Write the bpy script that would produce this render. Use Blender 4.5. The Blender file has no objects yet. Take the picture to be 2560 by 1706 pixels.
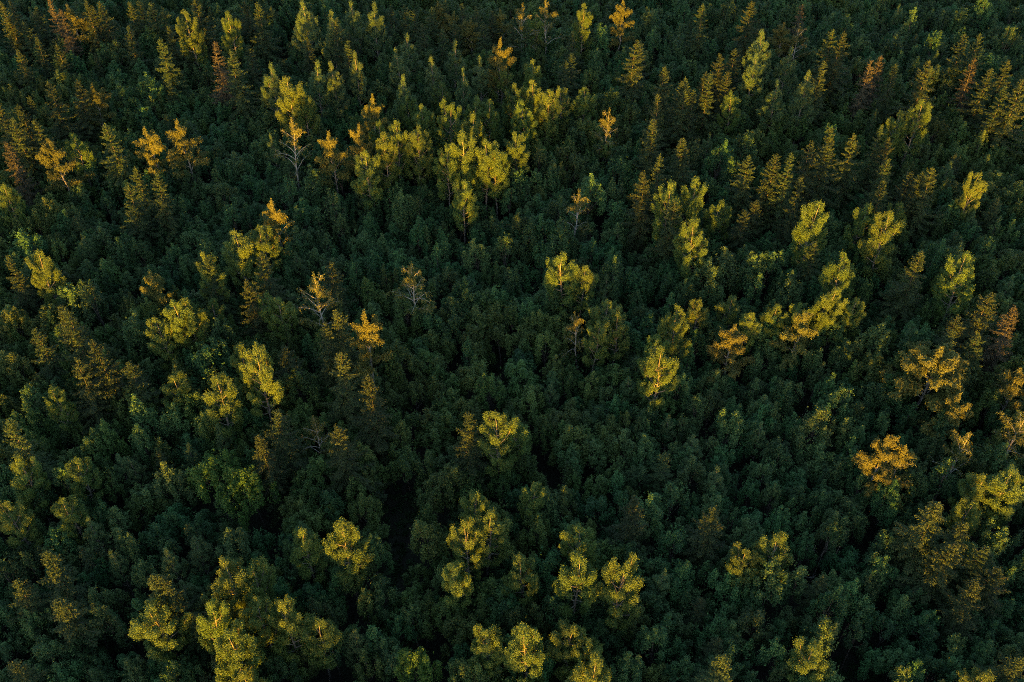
import bpy, math, random
import numpy as np
from mathutils import Vector

# ------------------------------------------------------------------ camera
scene = bpy.context.scene
PITCH = math.radians(43.5)          # below the horizon
CAM_Z = 130.0
LENS = 33.75
FPX = LENS / 36.0 * 2560.0
cam_data = bpy.data.cameras.new("camera")
cam_data.lens = LENS; cam_data.sensor_width = 36.0
cam_data.clip_start = 1.0; cam_data.clip_end = 6000.0
cam = bpy.data.objects.new("camera", cam_data)
scene.collection.objects.link(cam)
cam.location = (0, 0, CAM_Z)
cam.rotation_euler = (math.pi / 2 - PITCH, 0, 0)
scene.camera = cam

# ------------------------------------------------------------------ sky and sun
SUN_ELEV = math.radians(2.15)
SUN_AZ = math.radians(7.5)         # light travels forward (+Y) and a little to +X
ldir = Vector((math.sin(SUN_AZ) * math.cos(SUN_ELEV), math.cos(SUN_AZ) * math.cos(SUN_ELEV), -math.sin(SUN_ELEV)))
world = bpy.data.worlds.new("World"); scene.world = world
world.use_nodes = True
wn = world.node_tree.nodes; wl = world.node_tree.links
wn.clear()
sky = wn.new("ShaderNodeTexSky"); sky.sky_type = 'NISHITA'; sky.sun_disc = False
sky.sun_elevation = SUN_ELEV; sky.sun_rotation = math.pi + SUN_AZ
sky.altitude = 100; sky.air_density = 1.0; sky.dust_density = 1.0; sky.ozone_density = 1.5
bg = wn.new("ShaderNodeBackground"); bg.inputs["Strength"].default_value = 0.15
wo = wn.new("ShaderNodeOutputWorld")
wl.new(sky.outputs[0], bg.inputs[0]); wl.new(bg.outputs[0], wo.inputs[0])
sun_data = bpy.data.lights.new("sun", 'SUN')
sun_data.energy = 4.0; sun_data.angle = math.radians(0.5); sun_data.color = (1.0, 0.455, 0.02)
sun = bpy.data.objects.new("sun", sun_data); scene.collection.objects.link(sun)
sun.rotation_euler = ldir.to_track_quat('-Z', 'Y').to_euler()
sun.location = (-20, -120, 60)
scene.view_settings.view_transform = 'Standard'
scene.view_settings.look = 'None'
scene.view_settings.exposure = 2.74
scene.view_settings.gamma = 1.0
scene.view_settings.use_curve_mapping = False
scene.cycles.use_denoising = False
scene.cycles.pixel_filter_type = 'BLACKMAN_HARRIS'
scene.cycles.filter_width = 0.95
scene.cycles.max_bounces = 5
scene.cycles.diffuse_bounces = 3
scene.cycles.glossy_bounces = 2
scene.cycles.transmission_bounces = 3

cp, sp = math.cos(PITCH), math.sin(PITCH)
def ray(px, py):
    xc = (px - 1280.0) / FPX; yc = (853.0 - py) / FPX
    return Vector((xc, cp + yc * sp, -sp + yc * cp))
def ground_at(px, py, z):           # where the line of sight meets height z
    d = ray(px, py); t = (z - CAM_Z) / d.z
    return d.x * t, d.y * t
def project(x, y, z):
    dz = z - CAM_Z
    dep = y * cp - dz * sp
    if dep < 1: return None
    return 1280 + FPX * x / dep, 853 - FPX * (y * sp + dz * cp) / dep, dep

# ------------------------------------------------------------------ materials
def leaf_material(name, c1, c2, trans=0.14, rough=0.5, spec=0.28, vary=0.22, hue=0.02):
    m = bpy.data.materials.new(name); m.use_nodes = True
    n = m.node_tree.nodes; l = m.node_tree.links; n.clear()
    at = n.new("ShaderNodeAttribute"); at.attribute_name = "tint"
    mx = n.new("ShaderNodeMix"); mx.data_type = 'RGBA'
    mx.inputs[6].default_value = (*c1, 1); mx.inputs[7].default_value = (*c2, 1)
    l.new(at.outputs["Fac"], mx.inputs[0])
    oi = n.new("ShaderNodeObjectInfo")
    hs = n.new("ShaderNodeHueSaturation")
    mr = n.new("ShaderNodeMapRange"); mr.inputs[3].default_value = 1 - vary; mr.inputs[4].default_value = 1 + vary
    l.new(oi.outputs["Random"], mr.inputs[0]); l.new(mr.outputs[0], hs.inputs["Value"])
    wn2 = n.new("ShaderNodeTexWhiteNoise"); wn2.noise_dimensions = '1D'
    l.new(oi.outputs["Random"], wn2.inputs["W"])
    mr2 = n.new("ShaderNodeMapRange"); mr2.inputs[3].default_value = 0.5 - hue; mr2.inputs[4].default_value = 0.5 + hue
    l.new(wn2.outputs["Value"], mr2.inputs[0]); l.new(mr2.outputs[0], hs.inputs["Hue"])
    l.new(mx.outputs[2], hs.inputs["Color"])
    bs = n.new("ShaderNodeBsdfPrincipled")
    bs.inputs["Roughness"].default_value = rough
    bs.inputs["Specular IOR Level"].default_value = spec
    l.new(hs.outputs[0], bs.inputs["Base Color"])
    tr = n.new("ShaderNodeBsdfTranslucent"); l.new(hs.outputs[0], tr.inputs[0])
    ms = n.new("ShaderNodeMixShader"); ms.inputs[0].default_value = trans
    l.new(bs.outputs[0], ms.inputs[1]); l.new(tr.outputs[0], ms.inputs[2])
    o = n.new("ShaderNodeOutputMaterial"); l.new(ms.outputs[0], o.inputs[0])
    return m

def bark_material(name, c1, c2, scale=6.0):
    m = bpy.data.materials.new(name); m.use_nodes = True
    n = m.node_tree.nodes; l = m.node_tree.links
    bs = n["Principled BSDF"]; bs.inputs["Roughness"].default_value = 0.85
    tc = n.new("ShaderNodeTexCoord"); mp = n.new("ShaderNodeMapping")
    mp.inputs["Scale"].default_value = (scale, scale, scale * 0.35)
    nz = n.new("ShaderNodeTexNoise"); nz.inputs["Scale"].default_value = 1.0; nz.inputs["Detail"].default_value = 5
    cr = n.new("ShaderNodeValToRGB")
    cr.color_ramp.elements[0].position = 0.38; cr.color_ramp.elements[0].color = (*c1, 1)
    cr.color_ramp.elements[1].position = 0.6; cr.color_ramp.elements[1].color = (*c2, 1)
    l.new(tc.outputs["Object"], mp.inputs[0]); l.new(mp.outputs[0], nz.inputs["Vector"])
    l.new(nz.outputs["Fac"], cr.inputs[0]); l.new(cr.outputs[0], bs.inputs["Base Color"])
    bp = n.new("ShaderNodeBump"); bp.inputs["Strength"].default_value = 0.5; bp.inputs["Distance"].default_value = 0.03
    l.new(nz.outputs["Fac"], bp.inputs["Height"]); l.new(bp.outputs[0], bs.inputs["Normal"])
    return m

M = {
 'alder':  leaf_material("alder_leaves",  (0.026, 0.064, 0.023), (0.066, 0.138, 0.043), vary=0.34, hue=0.032),
 'rowan':  leaf_material("rowan_leaves",  (0.036, 0.070, 0.018), (0.084, 0.138, 0.033), vary=0.34, hue=0.022),
 'maple':  leaf_material("maple_leaves",  (0.034, 0.088, 0.014), (0.052, 0.120, 0.020), vary=0.10, hue=0.01),
 'aspen':  leaf_material("aspen_leaves",  (0.064, 0.112, 0.025), (0.102, 0.158, 0.033), vary=0.20, hue=0.012),
 'poplar': leaf_material("poplar_leaves", (0.058, 0.112, 0.044), (0.090, 0.150, 0.056), vary=0.18, hue=0.012),
 'birch':  leaf_material("birch_leaves",  (0.090, 0.104, 0.028), (0.132, 0.142, 0.036), vary=0.18, hue=0.012),
 'spruce': leaf_material("spruce_needles",(0.019, 0.041, 0.014), (0.043, 0.067, 0.020), trans=0.05, rough=0.6, vary=0.28, hue=0.016),
 'dry':    leaf_material("dry_needles",   (0.048, 0.046, 0.026), (0.080, 0.072, 0.040), trans=0.08, rough=0.7, vary=0.2, hue=0.012),
 'floor_leaf': leaf_material("undergrowth_leaves", (0.022, 0.045, 0.016), (0.040, 0.075, 0.026), vary=0.3),
 'bark_dark':  bark_material("dark_bark", (0.045, 0.038, 0.030), (0.11, 0.095, 0.078)),
 'bark_aspen': bark_material("aspen_bark", (0.10, 0.088, 0.072), (0.22, 0.20, 0.17), 3.0),
 'bark_birch': bark_material("birch_bark", (0.11, 0.10, 0.09), (0.27, 0.25, 0.225), 3.0),
 'bark_pale':  bark_material("pale_birch_bark", (0.17, 0.16, 0.148), (0.42, 0.40, 0.37), 3.0),
 'bark_dry':   bark_material("dead_bark", (0.07, 0.062, 0.054), (0.15, 0.135, 0.12), 3.0),
}
def floor_material():
    m = bpy.data.materials.new("forest_floor"); m.use_nodes = True
    n = m.node_tree.nodes; l = m.node_tree.links
    bs = n["Principled BSDF"]; bs.inputs["Roughness"].default_value = 0.95
    tc = n.new("ShaderNodeTexCoord")
    nz = n.new("ShaderNodeTexNoise"); nz.inputs["Scale"].default_value = 0.35; nz.inputs["Detail"].default_value = 9
    cr = n.new("ShaderNodeValToRGB")
    e = cr.color_ramp.elements
    e[0].position = 0.35; e[0].color = (0.017, 0.013, 0.009, 1)
    e[1].position = 0.66; e[1].color = (0.017, 0.026, 0.011, 1)
    l.new(tc.outputs["Object"], nz.inputs["Vector"]); l.new(nz.outputs["Fac"], cr.inputs[0])
    l.new(cr.outputs[0], bs.inputs["Base Color"])
    return m

# ------------------------------------------------------------------ mesh building
def unit(v):
    return v / np.maximum(np.linalg.norm(v, axis=-1, keepdims=True), 1e-9)

class Leaves:
    def __init__(self): self.V = []; self.T = []
    def add(self, P, N, L, W, tint, rng, bias=0.55, tangent=None):
        n = len(P)
        if n == 0: return
        nn = unit(N * bias + rng.normal(size=(n, 3)) * 0.6)
        if tangent is None:
            t = rng.normal(size=(n, 3))
        else:
            t = tangent + rng.normal(size=(n, 3)) * 0.18
        t = unit(t - nn * np.sum(t * nn, 1, keepdims=True))
        b = np.cross(nn, t)
        L = np.broadcast_to(L, (n,))[:, None] * rng.uniform(0.7, 1.3, (n, 1))
        W = np.broadcast_to(W, (n,))[:, None] * rng.uniform(0.7, 1.3, (n, 1))
        fold = nn * W * 0.22
        q = np.stack([P - t * L * .5, P + b * W * .5 + fold - t * L * .08, P + t * L * .5, P - b * W * .5 + fold - t * L * .08], 1)
        self.V.append(q.reshape(-1, 3)); self.T.append(np.broadcast_to(tint, (n,)).astype(float))
    def arrays(self):
        V = np.concatenate(self.V); T = np.clip(np.concatenate(self.T), 0, 1)
        F = np.arange(len(V)).reshape(-1, 4)
        return V, F, T

class Wood:
    def __init__(self): self.V = []; self.F = []; self.n = 0
    def tube(self, P, R, sides=6):
        P = np.asarray(P, float); R = np.asarray(R, float)
        k = len(P)
        T = np.gradient(P, axis=0); T = unit(T)
        ref = np.array([0.31, 0.95, 0.05]) if abs(T[0, 2]) > 0.6 else np.array([0, 0, 1.0])
        A = unit(np.cross(T, ref)); B = np.cross(T, A)
        an = np.linspace(0, 2 * np.pi, sides, endpoint=False)
        ring = P[:, None] + R[:, None, None] * (A[:, None] * np.cos(an)[None, :, None] + B[:, None] * np.sin(an)[None, :, None])
        V = ring.reshape(-1, 3)
        i = np.arange(k - 1)[:, None] * sides; j = np.arange(sides)[None]; j2 = (j + 1) % sides
        F = np.stack([i + j, i + j2, i + sides + j2, i + sides + j], -1).reshape(-1, 4) + self.n
        self.V.append(V); self.F.append(F); self.n += len(V)
    def arrays(self):
        return np.concatenate(self.V), np.concatenate(self.F)

def quad_mesh(name, V, F, mats, tint=None, mat_index=None, smooth=False):
    me = bpy.data.meshes.new(name)
    me.vertices.add(len(V)); me.vertices.foreach_set("co", V.astype(np.float32).ravel())
    nf = len(F)
    me.loops.add(nf * 4); me.loops.foreach_set("vertex_index", F.astype(np.int32).ravel())
    me.polygons.add(nf)
    me.polygons.foreach_set("loop_start", (np.arange(nf) * 4).astype(np.int32))
    for m in mats: me.materials.append(m)
    if mat_index is not None: me.polygons.foreach_set("material_index", mat_index.astype(np.int32))
    me.polygons.foreach_set("use_smooth", np.full(nf, smooth))
    me.update(calc_edges=True)
    if tint is not None:
        a = me.attributes.new("tint", 'FLOAT', 'FACE'); a.data.foreach_set("value", tint.astype(np.float32))
    return me

def blob(lv, rng, c, rad, count, size, tint, up=0.25, top_only=False, bias=0.55):
    """leaves spread through the outer shell of one leaf clump"""
    d = unit(rng.normal(size=(count, 3)))
    if top_only: d[:, 2] = np.where(d[:, 2] < -0.35, -d[:, 2], d[:, 2])
    r = 0.62 + 0.5 * rng.uniform(0, 1, (count, 1)) ** 1.6 - 0.25 * rng.uniform(0, 1, (count, 1)) ** 3
    lump = 1 + 0.20 * np.sin(d @ rng.normal(size=3) * 5 + rng.uniform(0, 6)) + 0.22 * np.sin(d @ rng.normal(size=3) * 9 + rng.uniform(0, 6))
    P = np.asarray(c) + d * r * np.asarray(rad) * lump[:, None]
    N = d + np.array([0, 0, up])
    lv.add(P, N, size, size * 0.72, tint + rng.normal(size=count) * 0.3, rng, bias=bias)

# ------------------------------------------------------------------ tree species (metres, base at 0)
def curve_pts(p0, az, elev0, elev1, length, n, rng, wob=0.05):
    pts = [np.array(p0, float)]
    a = az
    for i in range(n):
        f = i / max(1, n - 1)
        e = elev0 + (elev1 - elev0) * f
        a += rng.normal() * wob
        pts.append(pts[-1] + length / n * np.array([math.cos(a) * math.cos(e), math.sin(a) * math.cos(e), math.sin(e)]))
    return np.array(pts)

def make_alder(seed, H=12.0, R=2.2, leaf=0.215, leaders=8, per=60, fall=3.4, tuft=1.0):
    """crown of several upright leaders, each a loose stack of leaf clumps"""
    rng = np.random.default_rng(seed)
    lv = Leaves(); wd = Wood()
    lean = rng.normal(size=2) * 0.5
    tp = np.array([[0, 0, -0.3], [lean[0] * .3, lean[1] * .3, H * .3], [lean[0] * .7, lean[1] * .7, H * .55], [lean[0], lean[1], H * .85]])
    wd.tube(tp, [0.16, 0.12, 0.07, 0.02], 6)
    ga = rng.uniform(0, 6.28); sq = rng.uniform(0.7, 1.0); sa = rng.uniform(0, 3.14)
    for i in range(leaders):
        ga += 2.399 + rng.normal() * 0.35
        rf = math.sqrt((i + 0.15) / leaders) * rng.uniform(0.8, 1.15)
        ox, oy = math.cos(ga) * rf * R, math.sin(ga) * rf * R
        k = (ox * math.cos(sa) + oy * math.sin(sa)) * (sq - 1)
        ox += k * math.cos(sa); oy += k * math.sin(sa)
        top = H - fall * rf ** 1.6 + rng.normal() * 0.75
        base = tp[1] + (tp[2] - tp[1]) * rng.uniform(0.3, 1)
        tipp = np.array([lean[0] + ox, lean[1] + oy, top])
        wd.tube([base, base * .45 + tipp * .55 + np.array([0, 0, -.5]), tipp], [0.06, 0.04, 0.012], 4)
        lead_t = 0.5 + rng.normal() * 0.22
        z = 0.0; j = 0
        while z < (2.6 + 1.4 * rf) * tuft:
            w = (0.27 + 0.14 * z + rng.uniform(-.06, .1)) * (R / 2.2) ** 0.5
            w = min(w, 0.54)
            aa = rng.uniform(0, 6.28); off = rng.uniform(0.1, 0.75) * w * (1.0 if j else .2)
            c = tipp + np.array([math.cos(aa) * off, math.sin(aa) * off, -z - .1])
            blob(lv, rng, c, (w * rng.uniform(.8, 1.3), w * rng.uniform(.8, 1.3), w * rng.uniform(.65, 1.05)), int(per * (w / .5) ** 1.8), leaf, lead_t + rng.normal() * 0.1, up=0.7, top_only=True, bias=0.9)
            z += w * rng.uniform(0.55, 0.9); j += 1
    ns = 24                                            # loose shoots that roughen the outline
    for k in range(ns):
        d = unit(rng.normal(size=3)); d[2] = abs(d[2])
        c = np.array([lean[0], lean[1], H - fall - .6]) + d * np.array([R * 1.12, R * 1.12, fall + .9]) * rng.uniform(.74, .97)
        blob(lv, rng, c, (.2, .2, .28), 6, leaf, 0.55 + rng.normal() * 0.15, bias=.5)
    return dict(leaves=lv, wood=wd, limbs=[], H=H)

def make_aspen(seed, H=23.0, R=3.0, conic=False, leaf=0.15, per=125, bare=0.0):
    rng = np.random.default_rng(seed)
    lv = Leaves(); wd = Wood(); limbs = []
    cb = H * (0.42 if not conic else 0.36)
    n = 9
    zs = np.linspace(0, 1, n)
    wob = np.cumsum(rng.normal(size=(n, 2)) * 0.10, 0); wob[0] = 0
    tp = np.column_stack([wob, zs * H * 0.97]); tp[0, 2] = -0.3
    wd.tube(tp, 0.21 * (1 - zs) ** 0.8 + 0.025, 7)
    def trunk_at(z):
        return np.array([np.interp(z, tp[:, 2], tp[:, 0]), np.interp(z, tp[:, 2], tp[:, 1]), z])
    def env(z):                                        # crown radius at height z
        u = (z - cb) / (H - cb)
        if u < 0 or u > 1: return 0.15
        if conic: return R * 0.95 * (1 - u) ** 0.85 * min(1, 0.6 + u * 3)
        return R * (min(1, 0.35 + u * 2.2)) * math.sqrt(max(0.0, 1 - max(0, (u - 0.30) / 0.70) ** 1.7))
    nl = 19
    az = rng.uniform(0, 6.28)
    for i in range(nl):
        f = (i + rng.uniform(0, .6)) / nl
        z0 = cb * 0.92 + (H - cb) * 0.74 * f
        az += 2.399 + rng.normal() * 0.3
        lw = Wood()
        e0 = math.radians(rng.uniform(32, 50) + 16 * f)
        target = env(min(H * .97, z0 + (H - cb) * 0.20)) * rng.uniform(0.8, 1.2)
        length = max(1.0, target / math.cos(e0) * 1.05)
        pts = curve_pts(trunk_at(z0), az, e0 * 0.75, e0 + 0.45, length, 6, rng, 0.08)
        r0 = 0.022 + 0.015 * length
        lw.tube(pts, np.linspace(r0, 0.012, len(pts)), 5)
        # side branches with leaf clusters
        nb = int(5 + length * 3.2)
        for k in range(nb):
            s = rng.uniform(0.30, 1.0) if k else 1.0
            p = np.array([np.interp(s * 6, range(7), pts[:, q]) for q in range(3)])
            sa = az + rng.choice([-1, 1]) * rng.uniform(0.3, 1.2)
            sl = rng.uniform(0.5, 1.25) * (1.2 - 0.5 * s)
            q = curve_pts(p, sa, 0.5, 1.15, sl, 3, rng, .1)
            lw.tube(q, [0.018, 0.013, 0.009, 0.005], 3)
            if rng.random() < bare: continue
            w = rng.uniform(0.27, 0.47)
            blob(lv, rng, q[-1], (w, w, w * rng.uniform(1.3, 2.2)), int(per * (w / .42) ** 2 * rng.uniform(.6, 1.2)), leaf, 0.5 + rng.normal() * 0.15, up=0.15)
        limbs.append(lw)
    # leader clusters along the top of the trunk
    nt = 30
    for k in range(nt):
        z = cb + (H - cb) * (0.35 + 0.65 * (k + .5) / nt)
        er = env(z) * 0.6 + 0.05
        a = rng.uniform(0, 6.28)
        c = trunk_at(min(z, H * .97)) + np.array([math.cos(a) * er * rng.uniform(.3, 1), math.sin(a) * er * rng.uniform(.3, 1), 0.2])
        w = rng.uniform(0.24, 0.42)
        blob(lv, rng, c, (w, w, w * 1.9), int(per * (w / .42) ** 2), leaf, 0.5 + rng.normal() * 0.15, up=0.15)
    blob(lv, rng, trunk_at(H * .97), (.3, .3, .7), 45, leaf, 0.6)
    return dict(leaves=lv, wood=wd, limbs=limbs, H=H + 0.3)

def make_birch(seed, H=21.0, R=3.3, density=1.0, bare=0.15, leaf=0.15, nl=15, rise=0.0):
    rng = np.random.default_rng(seed)
    lv = Leaves(); wd = Wood(); limbs = []
    cb = H * 0.46
    n = 9
    zs = np.linspace(0, 1, n)
    wob = np.cumsum(rng.normal(size=(n, 2)) * 0.16, 0); wob[0] = 0
    tp = np.column_stack([wob, zs * H * 0.93]); tp[0, 2] = -0.3
    wd.tube(tp, 0.23 * (1 - zs) ** 0.9 + 0.02, 7)
    def trunk_at(z):
        return np.array([np.interp(z, tp[:, 2], tp[:, 0]), np.interp(z, tp[:, 2], tp[:, 1]), z])
    def strands(pts, s0, count, lmax):
        m = len(pts) - 1
        for _ in range(count):
            s = rng.uniform(s0, 1.0)
            p = np.array([np.interp(s * m, range(m + 1), pts[:, q]) for q in range(3)])
            p = p + rng.normal(size=3) * np.array([.18, .18, .08])
            L = rng.uniform(0.35, lmax)
            k = max(4, int(L / 0.052))
            a = rng.uniform(0, 6.28)
            t = np.linspace(0, 1, k)[:, None]
            out = np.array([math.cos(a), math.sin(a), 0]) * L * 0.45
            P = p + out * t + np.array([0, 0, 1.0]) * (0.25 * t - 1.0 * t * t) * L * 0.85 + rng.normal(size=(k, 3)) * 0.075
            N = np.tile(np.array([math.cos(a), math.sin(a), 0.5]), (k, 1))
            lv.add(P, N, leaf, leaf * 0.7, 0.5 + rng.normal() * 0.16 + rng.normal(size=k) * 0.15, rng)
    az = rng.uniform(0, 6.28)
    for i in range(nl):
        f = (i + rng.uniform(0, .5)) / nl
        z0 = cb * 0.9 + (H * .92 - cb * .9) * 0.86 * f
        az += 2.399 + rng.normal() * 0.35
        lw = Wood()
        length = (R * 1.55) * (1 - 0.62 * f) * rng.uniform(0.75, 1.2)
        e0 = math.radians(rng.uniform(42, 62)); e1 = math.radians(rng.uniform(-28, 25) + 35 * f + rise)
        pts = curve_pts(trunk_at(z0), az, e0, e1, length, 8, rng, 0.09)
        r0 = 0.020 + 0.014 * length
        lw.tube(pts, np.linspace(r0, 0.011, len(pts)), 5)
        isbare = rng.random() < bare
        for k in range(4):
            j = rng.integers(2, 8)
            q = curve_pts(pts[j], az + rng.choice([-1, 1]) * rng.uniform(.4, 1.0), 0.7, -0.1, length * rng.uniform(.2, .42), 4, rng, .1)
            lw.tube(q, np.linspace(0.018, 0.006, len(q)), 3)
            strands(q, 0.2, int((14 if not isbare else 3) * density), 1.0)
        strands(pts, 0.34 if not isbare else 0.7, int((46 if not isbare else 8) * density * (0.5 + 0.5 * length / R)), 1.25)
        limbs.append(lw)
    # leader
    q = tp[-3:]
    strands(q, 0.0, int(95 * density), 0.95)
    blob(lv, rng, tp[-1] + np.array([0, 0, .25]), (.3, .3, .6), int(80 * density), leaf, .5)
    return dict(leaves=lv, wood=wd, limbs=limbs, H=H * 0.95 + 0.4)

def make_spruce(seed, H=23.0, R=3.5, sparse=1.0, zmin=4.0, w=0.135):
    rng = np.random.default_rng(seed)
    lv = Leaves(); wd = Wood()
    n = 8
    zs = np.linspace(0, 1, n)
    wob = np.cumsum(rng.normal(size=(n, 2)) * 0.05, 0); wob[0] = 0
    tp = np.column_stack([wob, zs * H]); tp[0, 2] = -0.3
    wd.tube(tp, 0.24 * (1 - zs) + 0.012, 7)
    side = rng.uniform(0, 6.28)
    z = H - 0.25
    P = []; T = []; L = []; TI = []; WW = []
    while z > zmin:
        d = H - z
        prof = 0.22 + R * min(1.05, (d / 13.0) ** 0.9)
        nb = rng.integers(5, 7) if d > 1 else 4
        a0 = rng.uniform(0, 6.28)
        for b in range(nb):
            if rng.random() < 0.06: continue
            az = a0 + b * 6.283 / nb + rng.normal() * 0.2
            rad = prof * rng.uniform(0.55, 1.28) * (1 + 0.13 * math.cos(az - side))
            a = math.radians(42 - 64 * min(1, d / 7.0)) + rng.normal() * 0.17
            zj = z + rng.normal() * 0.2 * min(1, d / 2)
            m = max(3, int(rad / 0.12))
            s = (np.arange(m) + 0.6) / m
            dirv = np.array([math.cos(az), math.sin(az), 0]); latv = np.array([-math.sin(az), math.cos(az), 0])
            drop = math.tan(a) * s + (0.30 * s ** 2 if d > 3 else 0.15 * s ** 2)
            ax = np.array([0, 0, zj]) + dirv * (rad * s)[:, None] + np.array([0, 0, 1.]) * (rad * drop)[:, None]
            tint = 0.45 + rng.normal() * 0.16
            slope = np.array([0, 0, math.tan(a) + 0.3])
            # shoots along the bough
            P.append(ax); T.append(np.tile(unit((dirv + slope)[None]), (m, 1))); L.append(np.full(m, 0.34)); WW.append(np.full(m, w)); TI.append(np.full(m, tint + .15))
            for sg in (-1, 1):
                ell = (0.16 + 0.34 * rad * (1 - s) ** 0.8 * np.minimum(1, s * 2.6 + .3)) * rng.uniform(0.7, 1.2, m)
                ell = np.minimum(ell, 0.62)
                tv = unit(latv * sg + dirv * 0.75 + np.array([0, 0, -0.22 if d > 2 else 0.3]))
                for q in (0.38, 0.82):
                    keep = rng.random(m) < sparse * (0.95 if q < .5 else .85)
                    pp = ax + tv * (ell * q)[:, None] + rng.normal(size=(m, 3)) * 0.05
                    P.append(pp[keep]); T.append(np.tile(tv, (m, 1))[keep]); L.append((ell * 0.62 + .1)[keep]); WW.append(np.full(m, w * 1.1)[keep]); TI.append(np.full(m, tint + (.12 if q > .5 else -.08))[keep])
            keep = (rng.random(m) < 0.5 * sparse) & (d > 3)      # hanging twigs
            P.append((ax + np.array([0, 0, -.16]))[keep]); T.append(np.tile(np.array([[0, 0, -1.0]]) + dirv * .25, (m, 1))[keep]); L.append(np.full(m, .36)[keep]); WW.append(np.full(m, w)[keep]); TI.append(np.full(m, tint - .1)[keep])
            if rad > 1.0 and z > 6:
                wd.tube(np.array([[0, 0, zj], ax[m // 2], ax[-1]]), [0.035, 0.02, 0.008], 3)
        z -= rng.uniform(0.40, 0.62) * (0.65 + 0.35 * min(1, d / 3)) + 0.065 * min(d, 6)
    P = np.concatenate(P); T = np.concatenate(T); L = np.concatenate(L); WW = np.concatenate(WW); TI = np.concatenate(TI)
    up = np.tile(np.array([[0, 0, 1.0]]), (len(P), 1)) + unit(P * np.array([1, 1, 0])) * 0.5
    lv.add(P, up, L, WW, TI + rng.normal(size=len(P)) * .14, rng, bias=1.0, tangent=T)
    # leader spike
    k = 16
    zt = np.linspace(H - 1.0, H + 0.35, k)
    lv.add(np.column_stack([np.zeros(k), np.zeros(k), zt]) + rng.normal(size=(k, 3)) * .04, rng.normal(size=(k, 3)), .3, w, .6, rng, tangent=np.tile(np.array([[0, 0, 1.]]), (k, 1)))
    return dict(leaves=lv, wood=wd, limbs=[], H=H + 0.35)

def build_proto(kind, leafmat, barkmat, d):
    V, F, T = d['leaves'].arrays()
    wv, wf = d['wood'].arrays()
    out = dict(H=d['H'])
    out['crown'] = quad_mesh(kind + "_crown", V, F, [leafmat], T)
    out['trunk'] = quad_mesh(kind + "_trunk", wv, wf, [barkmat], smooth=True)
    out['limbs'] = []
    allw = Wood(); allw.V = list(d['wood'].V); allw.F = list(d['wood'].F); allw.n = d['wood'].n
    for lw in d['limbs']:
        lvv, lff = lw.arrays()
        out['limbs'].append(quad_mesh(kind + "_limb", lvv, lff, [barkmat], smooth=True))
        allw.V.append(lvv); allw.F.append(lff + allw.n); allw.n += len(lvv)
    av, af = allw.arrays()
    out['full_trunk'] = quad_mesh(kind + "_trunk", av, af, [barkmat], smooth=True)
    # whole tree as one mesh, for the far mass of the wood
    mv = np.concatenate([V, av]); mf = np.concatenate([F, af + len(V)])
    mi = np.concatenate([np.zeros(len(F)), np.ones(len(af))])
    out['whole'] = quad_mesh(kind + "_whole", mv, mf, [leafmat, barkmat], np.concatenate([T, np.zeros(len(af))]), mi)
    return out

PROTO = {
 'U': [build_proto('alder', M['alder'], M['bark_dark'], make_alder(100 + i, H=12 + (i % 3) * 0.6, R=(1.5, 2.0, 2.5, 1.8, 2.9)[i % 5], leaders=(5, 8, 11, 6, 14)[i % 5], fall=(4.2, 3.0, 3.4, 2.2, 3.0)[i % 5])) for i in range(10)],
 'R': [build_proto('rowan', M['rowan'], M['bark_dark'], make_alder(120 + i, H=12 + (i % 3) * 0.6, R=(2.4, 1.7, 3.1, 2.0)[i % 4], leaders=(10, 6, 15, 8)[i % 4], fall=(2.6, 4.5, 3.2, 3.6)[i % 4], leaf=0.22, per=56)) for i in range(8)],
 'M': [build_proto('maple', M['maple'], M['bark_dark'], make_alder(150 + i, H=14.5, R=3.5, leaders=22, fall=3.8, per=46)) for i in range(2)],
 'G': [build_proto('birch', M['birch'], M['bark_birch'], make_birch(390, H=22, R=4.2, bare=0.0, density=2.0, leaf=0.17, nl=27, rise=22))],
 'A': [build_proto('aspen', M['aspen'], M['bark_aspen'], make_aspen(200 + i, R=2.2 + 0.25 * (i % 3), bare=0.04 * (i % 3))) for i in range(11)],
 'P': [build_proto('poplar', M['poplar'], M['bark_aspen'], make_aspen(250 + i, H=23, R=3.9, conic=True, per=125)) for i in range(4)],
 'B': [build_proto('birch', M['birch'], M['bark_birch'], make_birch(300 + i, bare=0.08 + 0.08 * (i % 3), density=1.5, leaf=0.17)) for i in range(5)],
 'W': [build_proto('birch', M['birch'], M['bark_pale'], make_birch(350 + i, bare=0.7, density=0.75, R=3.3)) for i in range(3)],
 'S': [build_proto('spruce', M['spruce'], M['bark_dark'], make_spruce(400 + i, R=3.3 + 0.25 * (i % 5))) for i in range(10)],
 'D': [build_proto('dry_spruce', M['dry'], M['bark_dry'], make_spruce(450 + i, R=3.2, sparse=0.8, w=0.11)) for i in range(3)],
}
PROTO['Y'] = PROTO['P']

# ------------------------------------------------------------------ ground
def ground():
    n = 60; size = 2600.0
    g = np.linspace(-size / 2, size / 2, n + 1)
    X, Y = np.meshgrid(g, g, indexing='ij')
    V = np.column_stack([X.ravel(), Y.ravel() + 400, np.zeros(X.size)])
    idx = np.arange(X.size).reshape(n + 1, n + 1)
    F = np.stack([idx[:-1, :-1], idx[1:, :-1], idx[1:, 1:], idx[:-1, 1:]], -1).reshape(-1, 4)
    me = quad_mesh("ground", V, F, [floor_material()])
    o = bpy.data.objects.new("ground", me); scene.collection.objects.link(o)
    o["kind"] = "structure"; o["label"] = "dark forest floor seen through gaps in the canopy"; o["category"] = "ground"
ground()

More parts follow.
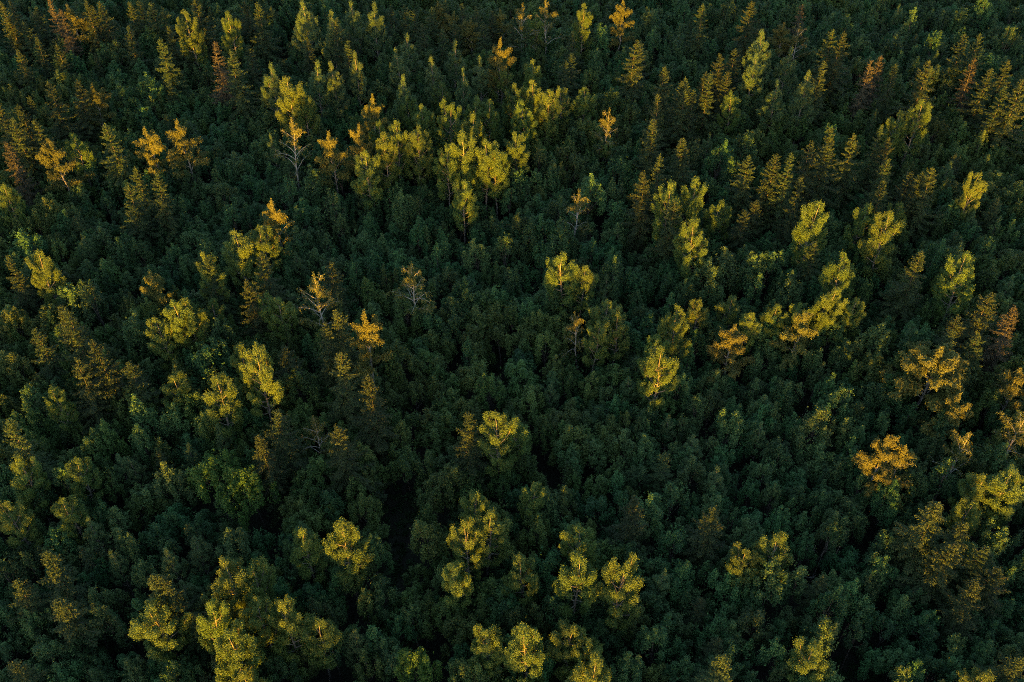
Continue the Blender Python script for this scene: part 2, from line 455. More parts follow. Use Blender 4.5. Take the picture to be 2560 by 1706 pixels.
# ------------------------------------------------------------------ the trees that stand out, read off nine views of the photograph
K9 = 860.0 / 2325.0
VIEWS = [
 (0, 0, """
S 15 5 1;S 70 120 1;S 60 0 .9;S 225 50 1;S 170 130 .9;S 235 260 .9 d;D 330 0 .9;D 395 60 .9;B 470 35 .8;S 565 0 1.1;S 630 30 1;S 880 10 1;S 1010 20 1.1;
S 1110 50 .8;S 1135 180 .9;S 1080 245 1;S 840 180 1.1;S 1215 205 .8;S 1655 0 1;S 1740 10 1;S 1345 -10 1.2;S 945 0 .9 d;S 700 10 .9;S 2260 140 1.1;S 2080 265 .8;
S 1680 295 .9;S 1555 345 1.2;D 1440 290 1.2 @dry;S 315 565 1;S 480 545 1;S 720 820 1.1;S 5 680 1.1;S 140 700 1;S 80 800 1;S 225 790 .9;S 850 1230 .9;S 1015 1160 .9;
S 905 1130 .7;D 45 955 1.1 @reddry;B 320 945 1.2 @lbirch;B 600 580 .9;U 780 560 1;B 1015 870 .9;B 1190 780 1.15 @fbirch;W 1940 810 1.1 @archbirch;B 2220 860 .9;
B 1840 1350 .8;A 1250 70 1.1;A 1540 70 .9;A 1915 520 1.35 @wideaspen;A 1985 560 1 h;A 2050 600 1 h;P 1810 420 1;P 2110 400 1;P 2245 415 .9;P 2050 0 1.2;P 2215 50 1;
A 20 1230 .9 h;U 1950 1210 1.1;U 2090 1180 1;U 2250 1300 1;U 1760 1500 1;U 740 270 1;U 1020 510 1;U 1120 470 1;A 490 915 .7 h;S 390 300 .8 d;S 130 330 .8 d;S 560 90 .8 d
"""),
 (850, 0, """
P 90 0 1.1;P 215 25 1.15;P 450 220 1 h;P 400 310 1 h;P 95 345 .8;P 770 285 1 h;P 620 370 1 h;P 960 370 1 h;B 1050 250 .9;P 820 450 .7;P 435 490 .8;A 1310 390 .9 h;A 1185 555 1 h;
A 1310 535 1.1 h;A 1400 590 1;A 1495 605 1 h;A 1265 670 .9 h;A 900 645 1 h;A 1005 655 1 h;A 1640 600 1.05 d;A 460 640 .9 d;A 545 700 .9 h;A 715 700 1.1;A 870 755 1.1;A 255 810 .8 h;A 370 815 1;
A 505 845 1.1;A 180 1000 1.1 @roundaspen;A 290 900 .9;A 540 820 .7 h;A 715 960 .9;A 850 880 1.4 @tallaspen;A 985 925 1.3;A 1060 990 1 h;A 830 1215 1;A 1190 885 1.15 d;A 1090 440 .9 d;A 700 550 .8 d;
S 45 215 .8;S 10 270 .9;S 1245 150 .9;S 1585 210 .8;S 1555 365 1.15 @midspruce;S 1510 400 .8;S 1985 255 1.25 @twinspruce;S 2050 265 1;S 2215 455 1;S 2320 550 1;S 2170 640 .8;
S 2120 815 1.25 @broadspruce;S 2190 1070 .9;S 2075 1175 1.05;S 2315 930 1.1;B 180 650 .8;B 100 860 .7;W 1790 740 .8;S 500 60 .8 d;S 560 150 .8 d;B 640 0 .8 d;B 740 80 .8 d;S 840 20 .8 d;
B 880 120 .8 d;S 1030 60 .8 d;W 1215 30 1;W 1390 0 .9;A 1330 80 .9 d;A 1640 20 .9;B 1900 0 .9;U 2060 70 .9;U 1730 170 1.1;U 1600 190 1;U 1880 1070 .8;U 1690 1180 1;W 1610 1270 .9 h@greybirch;
A 2240 1230 1;S 2250 1340 1.1;S 330 30 .8 d;S 430 20 .8 d;S 600 40 .8 d;S 700 0 .8 d;S 790 140 .8 d;S 930 40 .8 d;S 980 150 .8 d;B 1110 60 .8 d;S 1160 130 .8 d;S 690 190 .8 d
"""),
 (1700, 0, """
S 165 20 .9;S 490 0 1.25 @topspruce;S 385 330 1;S 285 365 1;S 210 500 1;S 160 480 .8;S 320 470 .8;S 45 520 1;S 100 600 .8;S 25 590 .8;S 1040 200 1.1;S 1105 200 1.3 @highspruce;S 980 400 1;
D 1285 395 .9;D 1375 385 1;S 1465 425 .9;S 1690 410 1.25 @lonespruce;S 1930 235 1.1;S 2030 230 1;D 2015 395 .8;S 2115 465 1;S 2225 410 .8;S 2315 530 1.4 @edgespruce;S 2200 590 1.2;
S 1345 815 .8;S 1030 860 .9;S 1225 900 1;S 1425 920 .9;S 1390 1070 1;S 1405 1220 .7;S 1575 1165 .9;S 1625 1150 .9;S 1725 1140 .9;S 480 1045 1.1;S 630 1040 1.1;S 785 1035 1.1;S 930 950 1.2;
S 1015 985 1.2;S 800 1180 .9;S 40 940 1.1;S 420 1410 .8;S 520 1340 .8 d;A 2010 1155 .6;P 565 205 1.3 @slimpoplar;P 755 310 1.1 h;P 525 365 1 h;P 890 465 1;P 685 540 .9 h;A 370 625 1 h;
A 1660 660 1.1;A 1515 740 .8 h;A 105 1195 1.2 @edgeaspen;A 250 1340 1 h;A 930 1335 1.3 @brightaspen;A 1245 1360 1.1 h;A 1455 1420 1.25 @yellowaspen;A 1500 1370 .8 d;U 310 0 1;U 1165 130 1.2;U 490 910 .9;
U 240 980 .8;U 360 1040 .7;U 140 930 .7;U 1010 820 .8;U 1310 760 .8;U 1885 50 1;U 1605 60 .8;U 2100 0 .9;U 1780 220 .7;U 1945 190 .7;U 2220 190 .8;W 830 150 1 d;B 720 140 .9 d;D 840 30 1 d
"""),
 (0, 560, """
A 1570 45 1.4 @eggaspen;A 1750 -5 1.4;A 1400 170 .9;A 1150 485 1.2 @forkaspen;A 1240 490 1 h;A 1090 600 .9 h;A 1820 465 1.1 h;A 1900 480 1 d;A 205 165 1 h;A 1440 1050 1.25 h@bigaspen;A 1150 1010 1.1 h;
A 1700 850 1.2;A 1600 820 1 h;U 1480 825 1.1;U 1380 830 1.1;U 850 610 .8;U 390 425 1;U 525 450 1;U 640 430 .9;U 130 45 .9;A 345 1080 .7 h;U 185 1140 .7;U 870 1185 .8;A 1390 520 .95 d;
S 1765 190 1.1;S 1690 370 .8;S 1390 230 .8;S 2245 265 1 d;S 2270 570 1.1;S 2165 660 .8;S 2270 850 1.2 @pairspruce;S 370 560 1.1;S 440 580 1.3 @boughspruce;S 235 700 1.1;S 640 800 1.2;S 510 930 1;
S 900 925 1.05;S 1950 800 1 d;S 1855 1250 1.1;S 1770 1390 .9;W 2140 1310 .8 d;S 55 1300 1.3 @leftspruce;S 2290 1340 1.1;B 980 290 .8 h;W 2110 310 1.1 @whitebirch;S 45 200 .7
"""),
 (850, 560, """
W 475 250 1.15 h@bonebirch;B 175 620 1.2 @tallbirch;S 205 1040 1.2;S 880 1270 .95 @slimspruce;A 1520 185 1.25 @loneaspen;A 1640 260 .9 d;A 1800 495 1.05 h;A 1740 645 .85 h;A 1880 580 .9 d;A 2300 560 1 h;
A 2180 820 1.25 @spreadaspen;A 2150 740 .7 h;A 1095 1235 1.2 @centreaspen;A 1160 1300 .9 d;W 1640 590 .6 d;U 1850 210 .7;U 1500 50 .9
"""),
 (1700, 560, """
A 100 10 1.2;A 1140 205 1.15;A 1035 435 1.15 @rowaspen;A 960 470 .8 h;A 1960 205 1.2;A 1870 230 .9 h;A 1190 480 .9 d;A 370 470 1 h;A 440 560 .8 d;A 650 560 .9 h;A 820 520 .8 h;A 130 535 .9 h;
U 330 210 1;U 480 160 1;U 615 150 1;U 530 250 1.1;U 200 250 .9;U 480 340 .9;U 780 400 .8;U 1370 670 1;U 1530 680 1.1;U 1620 720 1;U 1740 120 .9;U 1900 130 .9;
B 385 695 1.15 @leanbirch;B 860 640 1.15 @stembirch;G 1780 815 1.7 @giantbirch;B 2320 1000 1.2;W 2320 1270 1.3 @limbbirch;B 1880 1170 .8;B 1420 1410 1.0 @goldbirch;B 1560 1500 .8;W 1940 1380 .9;
U 1070 1120 .8;U 1020 1220 .8;U 940 1230 .7;U 310 1290 .7;S 930 130 .9;S 1640 190 1.25 @shadespruce;S 2110 465 1.4 @flagspruce;S 1910 625 1.1;S 1850 700 1;S 1990 730 1;D 2320 570 1.2
"""),
 (0, 1126, """
S 290 670 1.3 @upperspruce;S 355 960 1.3 @lowerspruce;S 1010 820 1 @goldspruce;S 1060 840 .9;S 110 860 .8 d;S 100 1440 .9 d;A 120 60 1 h;A 480 50 1 d;A 430 310 .9 h;A 30 380 .9 d;A 1530 750 1.25 @rounded;
A 1690 770 1 h;A 1720 990 1 h;A 1900 1060 1 h;A 2120 1120 1.1 h;A 2290 440 1.25 @ribbonaspen;A 2030 510 .9 h;A 1040 1020 1.4 @hugeaspen;A 1330 1000 1;A 1470 1205 1.2;A 1600 960 .9 d;A 1640 1490 .7;
M 1430 -10 1.5 @maple;M 1690 130 1.35
"""),
 (850, 1126, """
A 970 430 1.35 @crownaspen;A 840 520 .9 h;A 910 260 .8 h;A 1270 205 .8 h;A 1265 740 1 h;A 1635 515 1 d;A 1625 685 1.3 @fullaspen;A 1890 775 1.15;A 1280 1250 1.15 @lowaspen;A 1560 1220 1.1 h;
A 1660 1260 .9 d;A 1690 1380 1.1;A 1010 1195 .8 h;A 760 740 .95 d;M 540 1330 .75;S 2000 345 1.1 d@greenspruce
"""),
 (1700, 1126, """
U 1850 110 1.1;A 2250 130 1.5 @corneraspen;A 2090 150 1.1;A 2000 320 .8;A 650 640 1.1 d;A 480 690 .9 d;A 960 1330 1.1 @gapaspen;A 2080 1510 .9;U 900 1140 .8;U 640 850 .9;
S 1770 355 1.4 @combspruce;S 1920 440 1;S 1860 610 1.2;S 2080 650 1.1;S 2190 820 1;S 2025 900 1;S 220 390 1.2 d@duskspruce;S 265 1350 1;S 2300 1400 .9
"""),
]
# landmark: (full label, short phrase that other labels refer to)
MARK = {
 'dry': ("brown dry spruce with withered needles beside a green one", "the brown dry spruce"),
 'reddry': ("reddish dying spruce at the left edge", "the reddish dying spruce"),
 'lbirch': ("broad golden birch beside the reddish dying spruce", "the broad left-hand birch"),
 'fbirch': ("golden birch with a pale trunk fanning into long limbs", "the fanned golden birch"),
 'archbirch': ("birch with arching bare white limbs below the wide aspen", "the arching white birch"),
 'wideaspen': ("wide many-topped golden aspen above the arching white birch", "the wide many-topped aspen"),
 'roundaspen': ("rounded golden aspen, leftmost of the upper aspen cluster", "the rounded cluster aspen"),
 'tallaspen': ("tallest golden aspen of the upper cluster, pale trunk showing", "the tallest cluster aspen"),
 'midspruce': ("broad dark spruce with a golden tip behind the row of aspens", "the broad gold-tipped spruce"),
 'twinspruce': ("large dark spruce with two golden tips near the top", "the twin-tipped spruce"),
 'broadspruce': ("wide dark spruce with drooping boughs standing clear of its neighbours", "the drooping wide spruce"),
 'greybirch': ("thin grey birch almost bare of leaves, in shade", "the thin grey birch"),
 'topspruce': ("orange-lit spruce cut by the top edge of the photo", "the top-edge orange spruce"),
 'highspruce': ("tall gold-edged spruce, highest of the upper right stand", "the high gold-edged spruce"),
 'lonespruce': ("lone layered golden spruce with spreading lower boughs", "the lone layered spruce"),
 'edgespruce': ("big orange spruce cut by the right edge", "the right-edge orange spruce"),
 'slimpoplar': ("slender pointed poplar with a pale golden tip", "the slender pointed poplar"),
 'edgeaspen': ("tall yellow aspen beside two orange spruces right of centre", "the tall yellow aspen"),
 'brightaspen': ("bright yellow aspen in front of the dark spruce stand", "the bright yellow aspen"),
 'yellowaspen': ("bushy yellow aspen, rightmost of three in a row", "the bushy yellow aspen"),
 'eggaspen': ("big egg-shaped golden aspen beside a slim spruce", "the egg-shaped aspen"),
 'forkaspen': ("open forked aspen with golden clumps on one side", "the open forked aspen"),
 'bigaspen': ("large rounded aspen flecked with gold on its upper side", "the gold-flecked aspen"),
 'pairspruce': ("dense golden spruce beside the tall narrow birch", "the dense golden spruce"),
 'boughspruce': ("heavy spruce with long gold-lit boughs, tallest of its trio", "the heavy trio spruce"),
 'leftspruce': ("wide dark spruce with a golden top by the left edge", "the wide left-edge spruce"),
 'whitebirch': ("white-limbed birch with a small golden top", "the white-limbed birch"),
 'bonebirch': ("bare-limbed grey birch alone in the shaded canopy", "the bare grey birch"),
 'tallbirch': ("tall narrow orange-gold birch standing over a dark spruce", "the tall narrow birch"),
 'slimspruce': ("slim gold-tipped spruce beside the aspen below centre", "the slim gold-tipped spruce"),
 'loneaspen': ("lone bright golden aspen in the middle of the shaded canopy", "the lone golden aspen"),
 'spreadaspen': ("wide golden aspen with branches spreading like a fan", "the fan-shaped aspen"),
 'centreaspen': ("golden aspen below centre with its pale trunk showing", "the pale-trunked aspen"),
 'rowaspen': ("yellow-topped aspen at the head of the right-hand aspens", "the head aspen"),
 'leanbirch': ("small golden birch with forked pale trunk, green aspens behind", "the forked small birch"),
 'stembirch': ("upright golden birch on a slanting thin stem", "the upright slanting birch"),
 'giantbirch': ("largest golden birch with many spreading pinkish limbs", "the largest golden birch"),
 'limbbirch': ("birch with bare white limbs cut by the right edge", "the white right-edge birch"),
 'goldbirch': ("yellow-gold birch with pale limbs above the comb spruces", "the yellow-gold birch"),
 'shadespruce': ("wide brownish spruce with an orange tip among yellow aspens", "the wide brownish spruce"),
 'flagspruce': ("ragged golden spruce with boughs like flags near right edge", "the ragged flag spruce"),
 'upperspruce': ("upper of two big spruces with long boughs at lower left", "the upper lower-left spruce"),
 'lowerspruce': ("lower of two big spruces with long boughs at lower left", "the lower lower-left spruce"),
 'goldspruce': ("small orange-gold spruce behind the huge aspen", "the small orange spruce"),
 'rounded': ("round-headed golden aspen above the huge aspen", "the round-headed aspen"),
 'ribbonaspen': ("aspen lit along its left side beside the black gap", "the gap-side aspen"),
 'hugeaspen': ("huge golden-green aspen cut by the bottom edge", "the huge bottom-edge aspen"),
 'maple': ("vivid green rounded maple in shade, upper of two together", "the vivid green maple"),
 'crownaspen': ("broad golden-crowned aspen below the black gap", "the golden-crowned aspen"),
 'fullaspen': ("fullest golden aspen near the bottom, pale limbs glowing", "the fullest low aspen"),
 'lowaspen': ("bushy golden aspen touching the bottom edge near centre", "the bushy bottom aspen"),
 'greenspruce': ("green unlit spruce standing in the shaded lower canopy", "the green unlit spruce"),
 'corneraspen': ("big bright yellow aspen on the right edge", "the big right-edge aspen"),
 'combspruce': ("broad yellow spruce with comb-like boughs near right edge", "the comb-boughed spruce"),
 'gapaspen': ("golden aspen by the dark gap at bottom right", "the bottom-right gap aspen"),
 'duskspruce': ("dull olive spruce in shade right of bottom centre", "the dull olive spruce"),
}
NAME = {'S': 'spruce_tree', 'D': 'dry_spruce_tree', 'A': 'aspen_tree', 'P': 'poplar_tree', 'B': 'birch_tree', 'W': 'birch_tree', 'M': 'maple_tree', 'U': 'alder_tree', 'Y': 'aspen_tree', 'R': 'rowan_tree', 'G': 'birch_tree'}
CAT = {'S': 'spruce', 'D': 'dry spruce', 'A': 'aspen', 'P': 'poplar', 'B': 'birch', 'W': 'birch', 'M': 'maple', 'U': 'alder', 'Y': 'aspen', 'R': 'rowan', 'G': 'birch'}
GROUP = {'S': 'spruces standing above the canopy', 'D': 'brown drying spruces', 'A': 'aspens standing above the canopy', 'P': 'pointed poplars at the back',
         'B': 'birches standing above the canopy', 'W': 'birches standing above the canopy', 'M': 'vivid green maples', 'U': 'low broadleaf trees of the canopy', 'Y': 'aspens standing above the canopy', 'R': 'low broadleaf trees of the canopy', 'G': 'birches standing above the canopy'}

rnd = random.Random(7)
trees = []      # dict: kind, x, y, rot, sx, sz, proto, tip pixel, mark
for x0, y0, text in VIEWS:
    for item in text.replace("\n", "").split(";"):
        item = item.strip()
        if not item: continue
        f = item.split()
        kind, zx, zy, s = f[0], float(f[1]), float(f[2]), float(f[3])
        flag = " ".join(f[4:]) ; mark = flag.split("@")[1] if "@" in flag else None
        dim = flag.startswith("d"); half = flag.startswith("h")
        px, py = x0 + zx * K9, y0 + zy * K9
        pi = rnd.randrange(len(PROTO[kind])); pr = PROTO[kind][pi]
        if kind == 'S' and not mark and px < 1320 and py < 150 and rnd.random() < 0.6: dim = True
        far = 1 + 0.24 * min(1, max(0, (1000 - py) / 850))
        sx = (0.42 + 0.58 * s) * (1 + (far - 1) * {'S': .35, 'D': .35, 'A': .5, 'P': 1.0}.get(kind, .6))
        sz = min(1.10, max(0.86, 0.76 + 0.24 * s)) * (0.84 if dim else 0.94 if half else 1.0) * (1 + (far - 1) * 0.2) * {'B': 1.1, 'W': 1.1, 'G': 1.1}.get(kind, 1.0)
        if kind == 'U': sz = 1.18 + 0.12 * rnd.random(); sx = (0.7 + .7 * s)
        if mark == 'tallbirch': sz = 1.3; sx *= 0.85
        if kind == 'M': sz = 1.15
        x, y = ground_at(px, py, pr['H'] * sz)
        trees.append(dict(kind=kind, x=x, y=y, rot=rnd.uniform(0, 6.28), sx=sx, sz=sz, proto=pi, mark=mark, dim=dim, half=half, s=s, px=px, py=py))

# the trees that catch the last sun in the photograph are the taller ones: even out heights along the sun's path
TANE = math.tan(SUN_ELEV)
LX, LY = math.sin(SUN_AZ), math.cos(SUN_AZ)
CR = {'G': 3.0, 'S': 1.3, 'D': 1.1, 'A': 2.0, 'P': 1.4, 'B': 2.2, 'W': 1.6, 'M': 3.0, 'U': 2.3}
LOW = {'S': 1.2, 'D': 1.0, 'A': 2.2, 'P': 1.5, 'B': 4.5, 'W': 4.0, 'G': 8.5, 'M': 0, 'U': 0.4}
def top_of(t): return PROTO[t['kind']][t['proto']]['H'] * t['sz']
def blocks(jx, jy, jr, jh, t, low):
    dx, dy = t['x'] - jx, t['y'] - jy
    along = dx * LX + dy * LY; across = abs(dx * LY - dy * LX)
    if along < 2.5 or across > jr: return False
    return jh - along * TANE > top_of(t) - low
def low_of(t):
    return LOW[t['kind']] * (3.0 if t['kind'] == 'A' and (t['s'] >= 1.2 or t['py'] > 1450) else 2.2 if t['kind'] == 'S' and t['py'] > 1200 else 0.6 if t['py'] < 330 and t['px'] < 1500 else 1)
def settle(t): t['x'], t['y'] = ground_at(t['px'], t['py'], top_of(t))
for it in range(14):
    for t in trees:
        if t['dim'] or t['half'] or t['kind'] == 'M': continue
        for j in trees:
            if j is t: continue
            if blocks(j['x'], j['y'], CR[j['kind']] * j['sx'], top_of(j) - 0.8, t, low_of(t)):
                t['sz'] = min(t['sz'] * 1.012, {'U': 1.34, 'G': 1.45, 'B': 1.32}.get(t['kind'], 1.24)); settle(t)
                j['sz'] = max(j['sz'] * 0.988, 0.74); settle(j)

# ------------------------------------------------------------------ the canopy of low broadleaf trees
GAPS = [(985, 1270, 64, 95), (1000, 1420, 45, 42), (2045, 1405, 75, 40), (2140, 1640, 75, 60), (1240, 880, 38, 50), (1355, 930, 22, 60), (1960, 910, 30, 45), (830, 900, 22, 60), (720, 95, 30, 40)]
def in_gap(x, y, z):
    p = project(x, y, z)
    if not p: return False
    for gx, gy, rx, ry in GAPS:
        if ((p[0] - gx) / rx) ** 2 + ((p[1] - gy) / ry) ** 2 < 1: return True
    return False
def half_width(y): return 1280.0 / FPX * (cp * y + (CAM_Z - 12) * sp) + 16
emer = np.array([[t['x'], t['y'], {'S': 1.9, 'D': 1.4, 'A': 1.0, 'P': 1.2, 'B': 1.2, 'W': 1.2, 'M': 3.6, 'U': 1.7, 'G': 1.5}[t['kind']] * t['sx']] for t in trees])
cand = []; fillers = []
row = 0
Y0, Y1 = 38.0, 335.0
y = Y0
SP = 3.5
while y < Y1:
    hw = half_width(y)
    x = -hw + (row % 2) * SP / 2
    while x < hw:
        xx = x + rnd.uniform(-1.25, 1.25); yy = y + rnd.uniform(-1.15, 1.15)
        x += SP
        d2 = (emer[:, 0] - xx) ** 2 + (emer[:, 1] - yy) ** 2
        if np.any(d2 < emer[:, 2] ** 2): continue
        patch = math.sin(xx * 0.045 + 1.3) * math.sin(yy * 0.038 + .4)
        k = 0.94 + 0.10 * patch + rnd.uniform(-0.26, 0.19)
        if in_gap(xx, yy, 11): continue
        stand = math.sin(xx * 0.083 - .8) + math.sin(yy * 0.067 + 1.9)
        if rnd.random() < (0.075 if stand > 0.7 else 0.012):
            q = project(xx, yy, 13)
            if q and 10 < q[0] < 2550 and 10 < q[1] < 1700:
                kf = 'Y' if rnd.random() < 0.62 else 'S'
                fillers.append(dict(kind=kf, x=xx, y=yy, rot=rnd.uniform(0, 6.28), sx=rnd.uniform(.62, .85), sz=rnd.uniform(.56, .68), proto=rnd.randrange(4), mark=None, dim=True, half=False, s=.7))
                continue
        kk = 'R' if math.sin(xx * 0.061 + 2.1) + math.sin(yy * 0.073 - .6) + math.sin((xx + yy) * 0.031) + rnd.uniform(-1.3, 1.3) > 0.45 else 'U'
        cand.append(dict(kind=kk, x=xx, y=yy, rot=rnd.uniform(0, 6.28), sx=rnd.uniform(0.78, 1.22) * (1 + 0.22 * min(1, max(0, (yy - 70) / 200))), sz=k, proto=rnd.randrange(10 if kk == 'U' else 8), mark=None, dim=True, s=1))
    y += SP * 0.87; row += 1
def tip(t): return project(t['x'], t['y'], PROTO[t['kind']][t['proto']]['H'] * t['sz'])
vis = []
for t in cand:
    p = tip(t)
    t['p'] = p
    if p and 15 < p[0] < 2545 and 10 < p[1] < 1690: vis.append(t)
vis.sort(key=lambda t: -t['sx'] / t['p'][2])
n_lit = sum(1 for t in trees if t['kind'] == 'U')
single = [t for t in vis if t['kind'] == 'U'][:300 - n_lit] + [t for t in vis if t['kind'] == 'R'][:300]
single_ids = {id(t) for t in single}
trees += fillers
rest = [t for t in cand if id(t) not in single_ids]
for t in trees: t['p'] = tip(t)

# ------------------------------------------------------------------ labels
def sector(dx, dy):
    a = math.degrees(math.atan2(-dy, dx)) % 360
    return ["right of", "up and right of", "above", "up and left of", "left of", "down and left of", "below", "down and right of"][int(((a + 22.5) % 360) // 45)]
marks = [(t['p'], MARK[t['mark']][1], t['mark']) for t in trees if t['mark']]
marks += [((990, 1290, 0), "the black gap in the canopy", 'gap1'), ((2045, 1405, 0), "the dark gap with bare trunks", 'gap2')]
def plain(t):
    k, s = t['kind'], t['s']
    if k == 'S': return "tall layered spruce" if s >= 1 else "little dark spruce" if s < .75 and t['dim'] else "small pointed spruce"
    if k == 'D': return "brownish drying spruce"
    if k == 'A': return ("green shaded aspen" if t['dim'] else "half-shaded aspen" if t.get('half') else "tall golden-topped aspen" if s >= 1 else "young golden-tipped aspen")
    if k == 'P': return "pointed poplar"
    if k in 'BG': return "drooping birch"
    if k == 'W': return "thin bare-limbed birch"
    if k == 'M': return "vivid green maple"
    if k == 'Y': return "young pointed green aspen"
    if k == 'R': return "broad mid-green rowan"
    return "round dark green alder" if t['dim'] else "gold-flecked round alder"
ORD = ["", "second ", "third ", "fourth ", "fifth ", "sixth ", "seventh ", "eighth ", "ninth ", "tenth ", "eleventh ", "twelfth "]
buckets = {}
for t in trees + single:
    if t['mark']:
        t['label'] = MARK[t['mark']][0]; continue
    best = min(marks, key=lambda m: (m[0][0] - t['p'][0]) ** 2 + (m[0][1] - t['p'][1]) ** 2)
    dx, dy = t['p'][0] - best[0][0], t['p'][1] - best[0][1]
    buckets.setdefault((plain(t), sector(dx, dy), best[1]), []).append((math.hypot(dx, dy), t))
for (w, sec, ref), lst in buckets.items():
    lst.sort(key=lambda q: q[0])
    for i, (_, t) in enumerate(lst):
        t['label'] = f"{ORD[i]}{w} {sec} {ref}".strip()

# ------------------------------------------------------------------ linking trees as things
col = scene.collection.objects
def part(name, me, parent):
    o = bpy.data.objects.new(name, me); col.link(o); o.parent = parent
    return o
def plant(t, limbs=True):
    pr = PROTO[t['kind']][t['proto']]
    r = bpy.data.objects.new(NAME[t['kind']], None); col.link(r)
    r.empty_display_size = 0.5
    r.location = (t['x'], t['y'], 0); r.rotation_euler = (rnd.gauss(0, .025), rnd.gauss(0, .025), t['rot']); r.scale = (t['sx'], t['sx'], t['sz'])
    r["label"] = t['label']; r["category"] = CAT[t['kind']]; r["group"] = GROUP[t['kind']]
    near = limbs and pr['limbs'] and t['p'][2] < 200
    tr = part("trunk", pr['trunk'] if near else pr['full_trunk'], r)
    if near:
        for lm in pr['limbs']: part("limb", lm, tr)
    part("crown", pr['crown'], r)
for t in trees: plant(t)
for t in single: plant(t)

# ------------------------------------------------------------------ the rest of the wood: one mass each
def scatter(name, label, pts, meshes, kindname):
    holder = bpy.data.collections.new(name + "_kinds")     # only read by the node tree
    for i, me in enumerate(meshes):
        o = bpy.data.objects.new(f"{kindname}_{i:03d}", me); holder.objects.link(o)
    me = bpy.data.meshes.new(name)
    n = len(pts)
    me.vertices.add(n); me.vertices.foreach_set("co", np.array([[p[0], p[1], p[2]] for p in pts], np.float32).ravel())
    a = me.attributes.new("pick", 'INT', 'POINT'); a.data.foreach_set("value", np.array([p[3] for p in pts], np.int32))
    a = me.attributes.new("turn", 'FLOAT_VECTOR', 'POINT'); a.data.foreach_set("vector", np.array([[0, 0, p[4]] for p in pts], np.float32).ravel())
    a = me.attributes.new("size", 'FLOAT_VECTOR', 'POINT'); a.data.foreach_set("vector", np.array([[p[5], p[5], p[6]] for p in pts], np.float32).ravel())
    o = bpy.data.objects.new(name, me); col.link(o)
    ng = bpy.data.node_groups.new(name, 'GeometryNodeTree')
    ng.interface.new_socket("Geometry", in_out='INPUT', socket_type='NodeSocketGeometry')
    ng.interface.new_socket("Geometry", in_out='OUTPUT', socket_type='NodeSocketGeometry')
    N = ng.nodes; L = ng.links
    gi = N.new("NodeGroupInput"); go = N.new("NodeGroupOutput")
    ci = N.new("GeometryNodeCollectionInfo"); ci.inputs["Collection"].default_value = holder
    ci.inputs["Separate Children"].default_value = True; ci.inputs["Reset Children"].default_value = True
    ip = N.new("GeometryNodeInstanceOnPoints"); ip.inputs["Pick Instance"].default_value = True
    def attr(nm, ty):
        q = N.new("GeometryNodeInputNamedAttribute"); q.data_type = ty; q.inputs["Name"].default_value = nm
        return q.outputs[0]
    er = N.new("FunctionNodeEulerToRotation")
    L.new(attr("turn", 'FLOAT_VECTOR'), er.inputs[0])
    L.new(gi.outputs[0], ip.inputs["Points"]); L.new(ci.outputs[0], ip.inputs["Instance"])
    L.new(attr("pick", 'INT'), ip.inputs["Instance Index"]); L.new(er.outputs[0], ip.inputs["Rotation"])
    L.new(attr("size", 'FLOAT_VECTOR'), ip.inputs["Scale"]); L.new(ip.outputs[0], go.inputs[0])
    md = o.modifiers.new("scatter", 'NODES'); md.node_group = ng
    o["kind"] = "stuff"; o["label"] = label; o["category"] = "woodland"
    return o

def pole(name, label, cat, p0, p1, r0, r1, bark):
    rng = np.random.default_rng(int(abs(p0[0] * 37 + p1[1] * 11)))
    t = np.linspace(0, 1, 9)[:, None]
    P = np.array(p0) * (1 - t) + np.array(p1) * t
    P[1:-1] += rng.normal(size=(7, 3)) * 0.06
    w = Wood(); w.tube(P, np.linspace(r0, r1, 9), 7)
    for k in range(7):
        i = rng.integers(3, 8); a = rng.uniform(0, 6.28)
        q = curve_pts(P[i], a, rng.uniform(-.1, .7), .3, rng.uniform(.4, 1.3), 3, rng, .15)
        w.tube(q, np.linspace(r1 * .9, .006, 4), 4)
    V, F = w.arrays()
    V = V - np.array(p0)
    o = bpy.data.objects.new(name, quad_mesh(name, V, F, [M[bark]], smooth=True)); col.link(o)
    o.location = p0
    o["label"] = label; o["category"] = cat
    return o
for k, (px, py, top, lean, lab) in enumerate([(2036, 1432, 10.5, .5, "pale bare trunk standing in the dark gap at lower right"), (1985, 1428, 9.5, .9, "thin leaning trunk at the left side of the lower right gap"),
        (2062, 1436, 10, .8, "grey bare trunk at the right side of the lower right gap"), (2010, 1425, 9, .6, "thin grey trunk, second from left in the lower right gap")]):
    x, y = ground_at(px, py, 3.0)
    o = pole("bare_trunk", lab, "trunk", (x, y, -0.2), (x + lean, y + .4, top), .11, .045, 'bark_aspen'); o["group"] = "bare trunks in the gap"
x, y = ground_at(1965, 1436, 5.5); x2, y2 = ground_at(2035, 1446, 4.0)
pole("fallen_trunk", "pale fallen trunk lying across the lower edge of the dark gap", "trunk", (x - 3, y, 6.2), (x2 + 2, y2, 3.6), .10, .04, 'bark_birch')

for kk, nm, lab in (('U', 'alder', "dark blue-green mass of small alder crowns receding behind the nearer trees"), ('R', 'rowan', "mid-green mass of small rowan crowns receding behind the nearer trees")):
    scatter(nm + "_woodland", lab, [(t['x'], t['y'], 0, t['proto'], t['rot'], t['sx'], t['sz']) for t in rest if t['kind'] == kk], [p['whole'] for p in PROTO[kk]], nm)

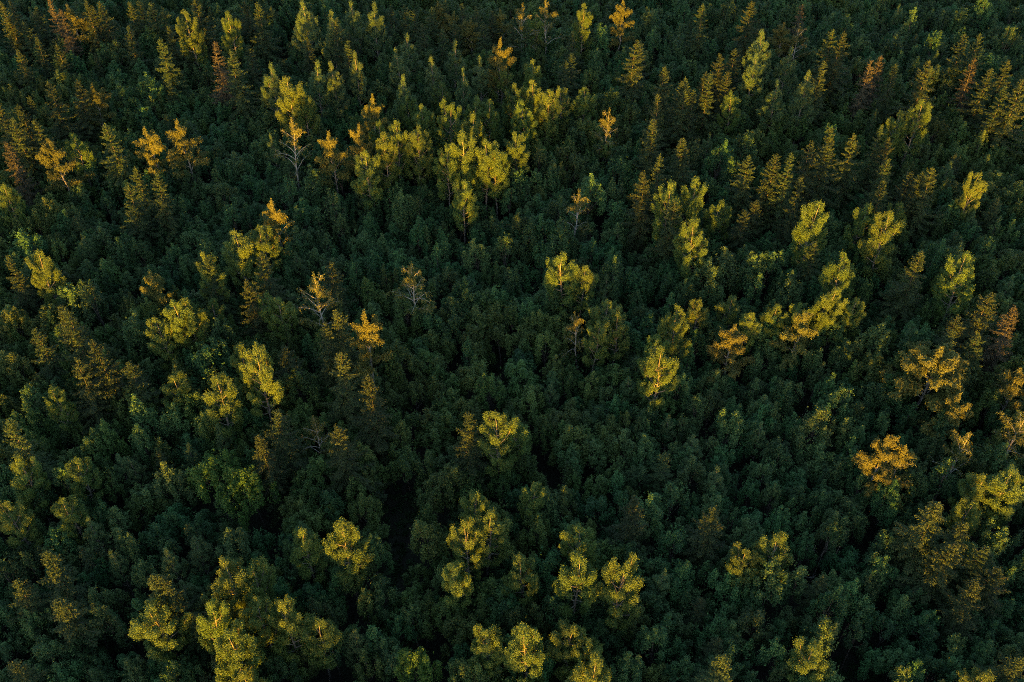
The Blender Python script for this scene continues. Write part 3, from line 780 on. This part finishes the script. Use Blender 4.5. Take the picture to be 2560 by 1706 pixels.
def make_fern(seed):
    rng = np.random.default_rng(seed); lv = Leaves()
    for k in range(11):
        a = rng.uniform(0, 6.28); L = rng.uniform(.5, 1.1); t = np.linspace(.1, 1, 9)[:, None]
        d = np.array([math.cos(a), math.sin(a), 0]); lat = np.array([-d[1], d[0], 0])
        P = d * t * L * .8 + np.array([0, 0, 1.]) * (t * .9 - .55 * t * t) * L
        for sg in (-1, 1):
            lv.add(P + lat * sg * .11 * (1.15 - t), np.tile([[0, 0, 1.]], (9, 1)), .3, .1, .5 + rng.normal() * .2, rng, tangent=np.tile(lat * sg + d * .5, (9, 1)))
    V, F, T = lv.arrays()
    return quad_mesh("fern", V, F, [M['floor_leaf']], T)
under = []
for gx, gy, rx, ry in GAPS:
    x0, y0 = ground_at(gx - rx, gy + ry, 6); x1, y1 = ground_at(gx + rx, gy - ry, 6)
    for k in range(int(max(0, (x1 - x0) * (y1 - y0)) * 0.9)):
        under.append((rnd.uniform(x0, x1), rnd.uniform(y0 - 2, y1 + 2), 0, rnd.randrange(4), rnd.uniform(0, 6.28), rnd.uniform(.6, 1.3), rnd.uniform(.6, 1.4)))
uo = scatter("undergrowth", "dark ferns and low plants on the floor of the canopy gaps", under, [make_fern(700 + i) for i in range(4)], "fern")
uo["category"] = "undergrowth"

# woodland that goes on outside the frame, towards the low sun and to the sides
mixed = [p['whole'] for p in PROTO['U'][:9]] + [p['whole'] for p in PROTO['A'][:4]] + [p['whole'] for p in PROTO['S'][:4]]
pts = []
lit_trees = [t for t in trees if not t['dim'] and not t['half']]
def outside(x, y):
    return not (Y0 < y < Y1 and abs(x) < half_width(y))
yy = -220.0
while yy < 320:
    xlim = (-250, 220)
    xx = xlim[0]
    while xx < xlim[1]:
        x = xx + rnd.uniform(-1.6, 1.6); y = yy + rnd.uniform(-1.6, 1.6)
        xx += 4.1
        if not outside(x, y): continue
        if y > Y0 and abs(x) > half_width(y) + 40: continue
        big = rnd.random() < 0.085
        h = rnd.uniform(.84, 1.04)
        if big and any(blocks(x, y, 1.9, 23 * h - .8, t, low_of(t) * .9) for t in lit_trees): h = 0.0
        if big and h:
            pts.append((x, y, 0, rnd.randrange(9, 17), rnd.uniform(0, 6.28), rnd.uniform(.85, 1.2), h))
        else:
            pts.append((x, y, 0, rnd.randrange(9), rnd.uniform(0, 6.28), rnd.uniform(.9, 1.25), rnd.uniform(.85, 1.08)))
    yy += 4.0
scatter("surrounding_woodland", "mixed woodland that carries on outside the picture", pts, mixed, "tree")
print("tris", 2 * sum(len(m.polygons) for m in bpy.data.meshes if m.users), "emergents", len(trees), "single", len(single), "rest", len(rest), "outside", len(pts))
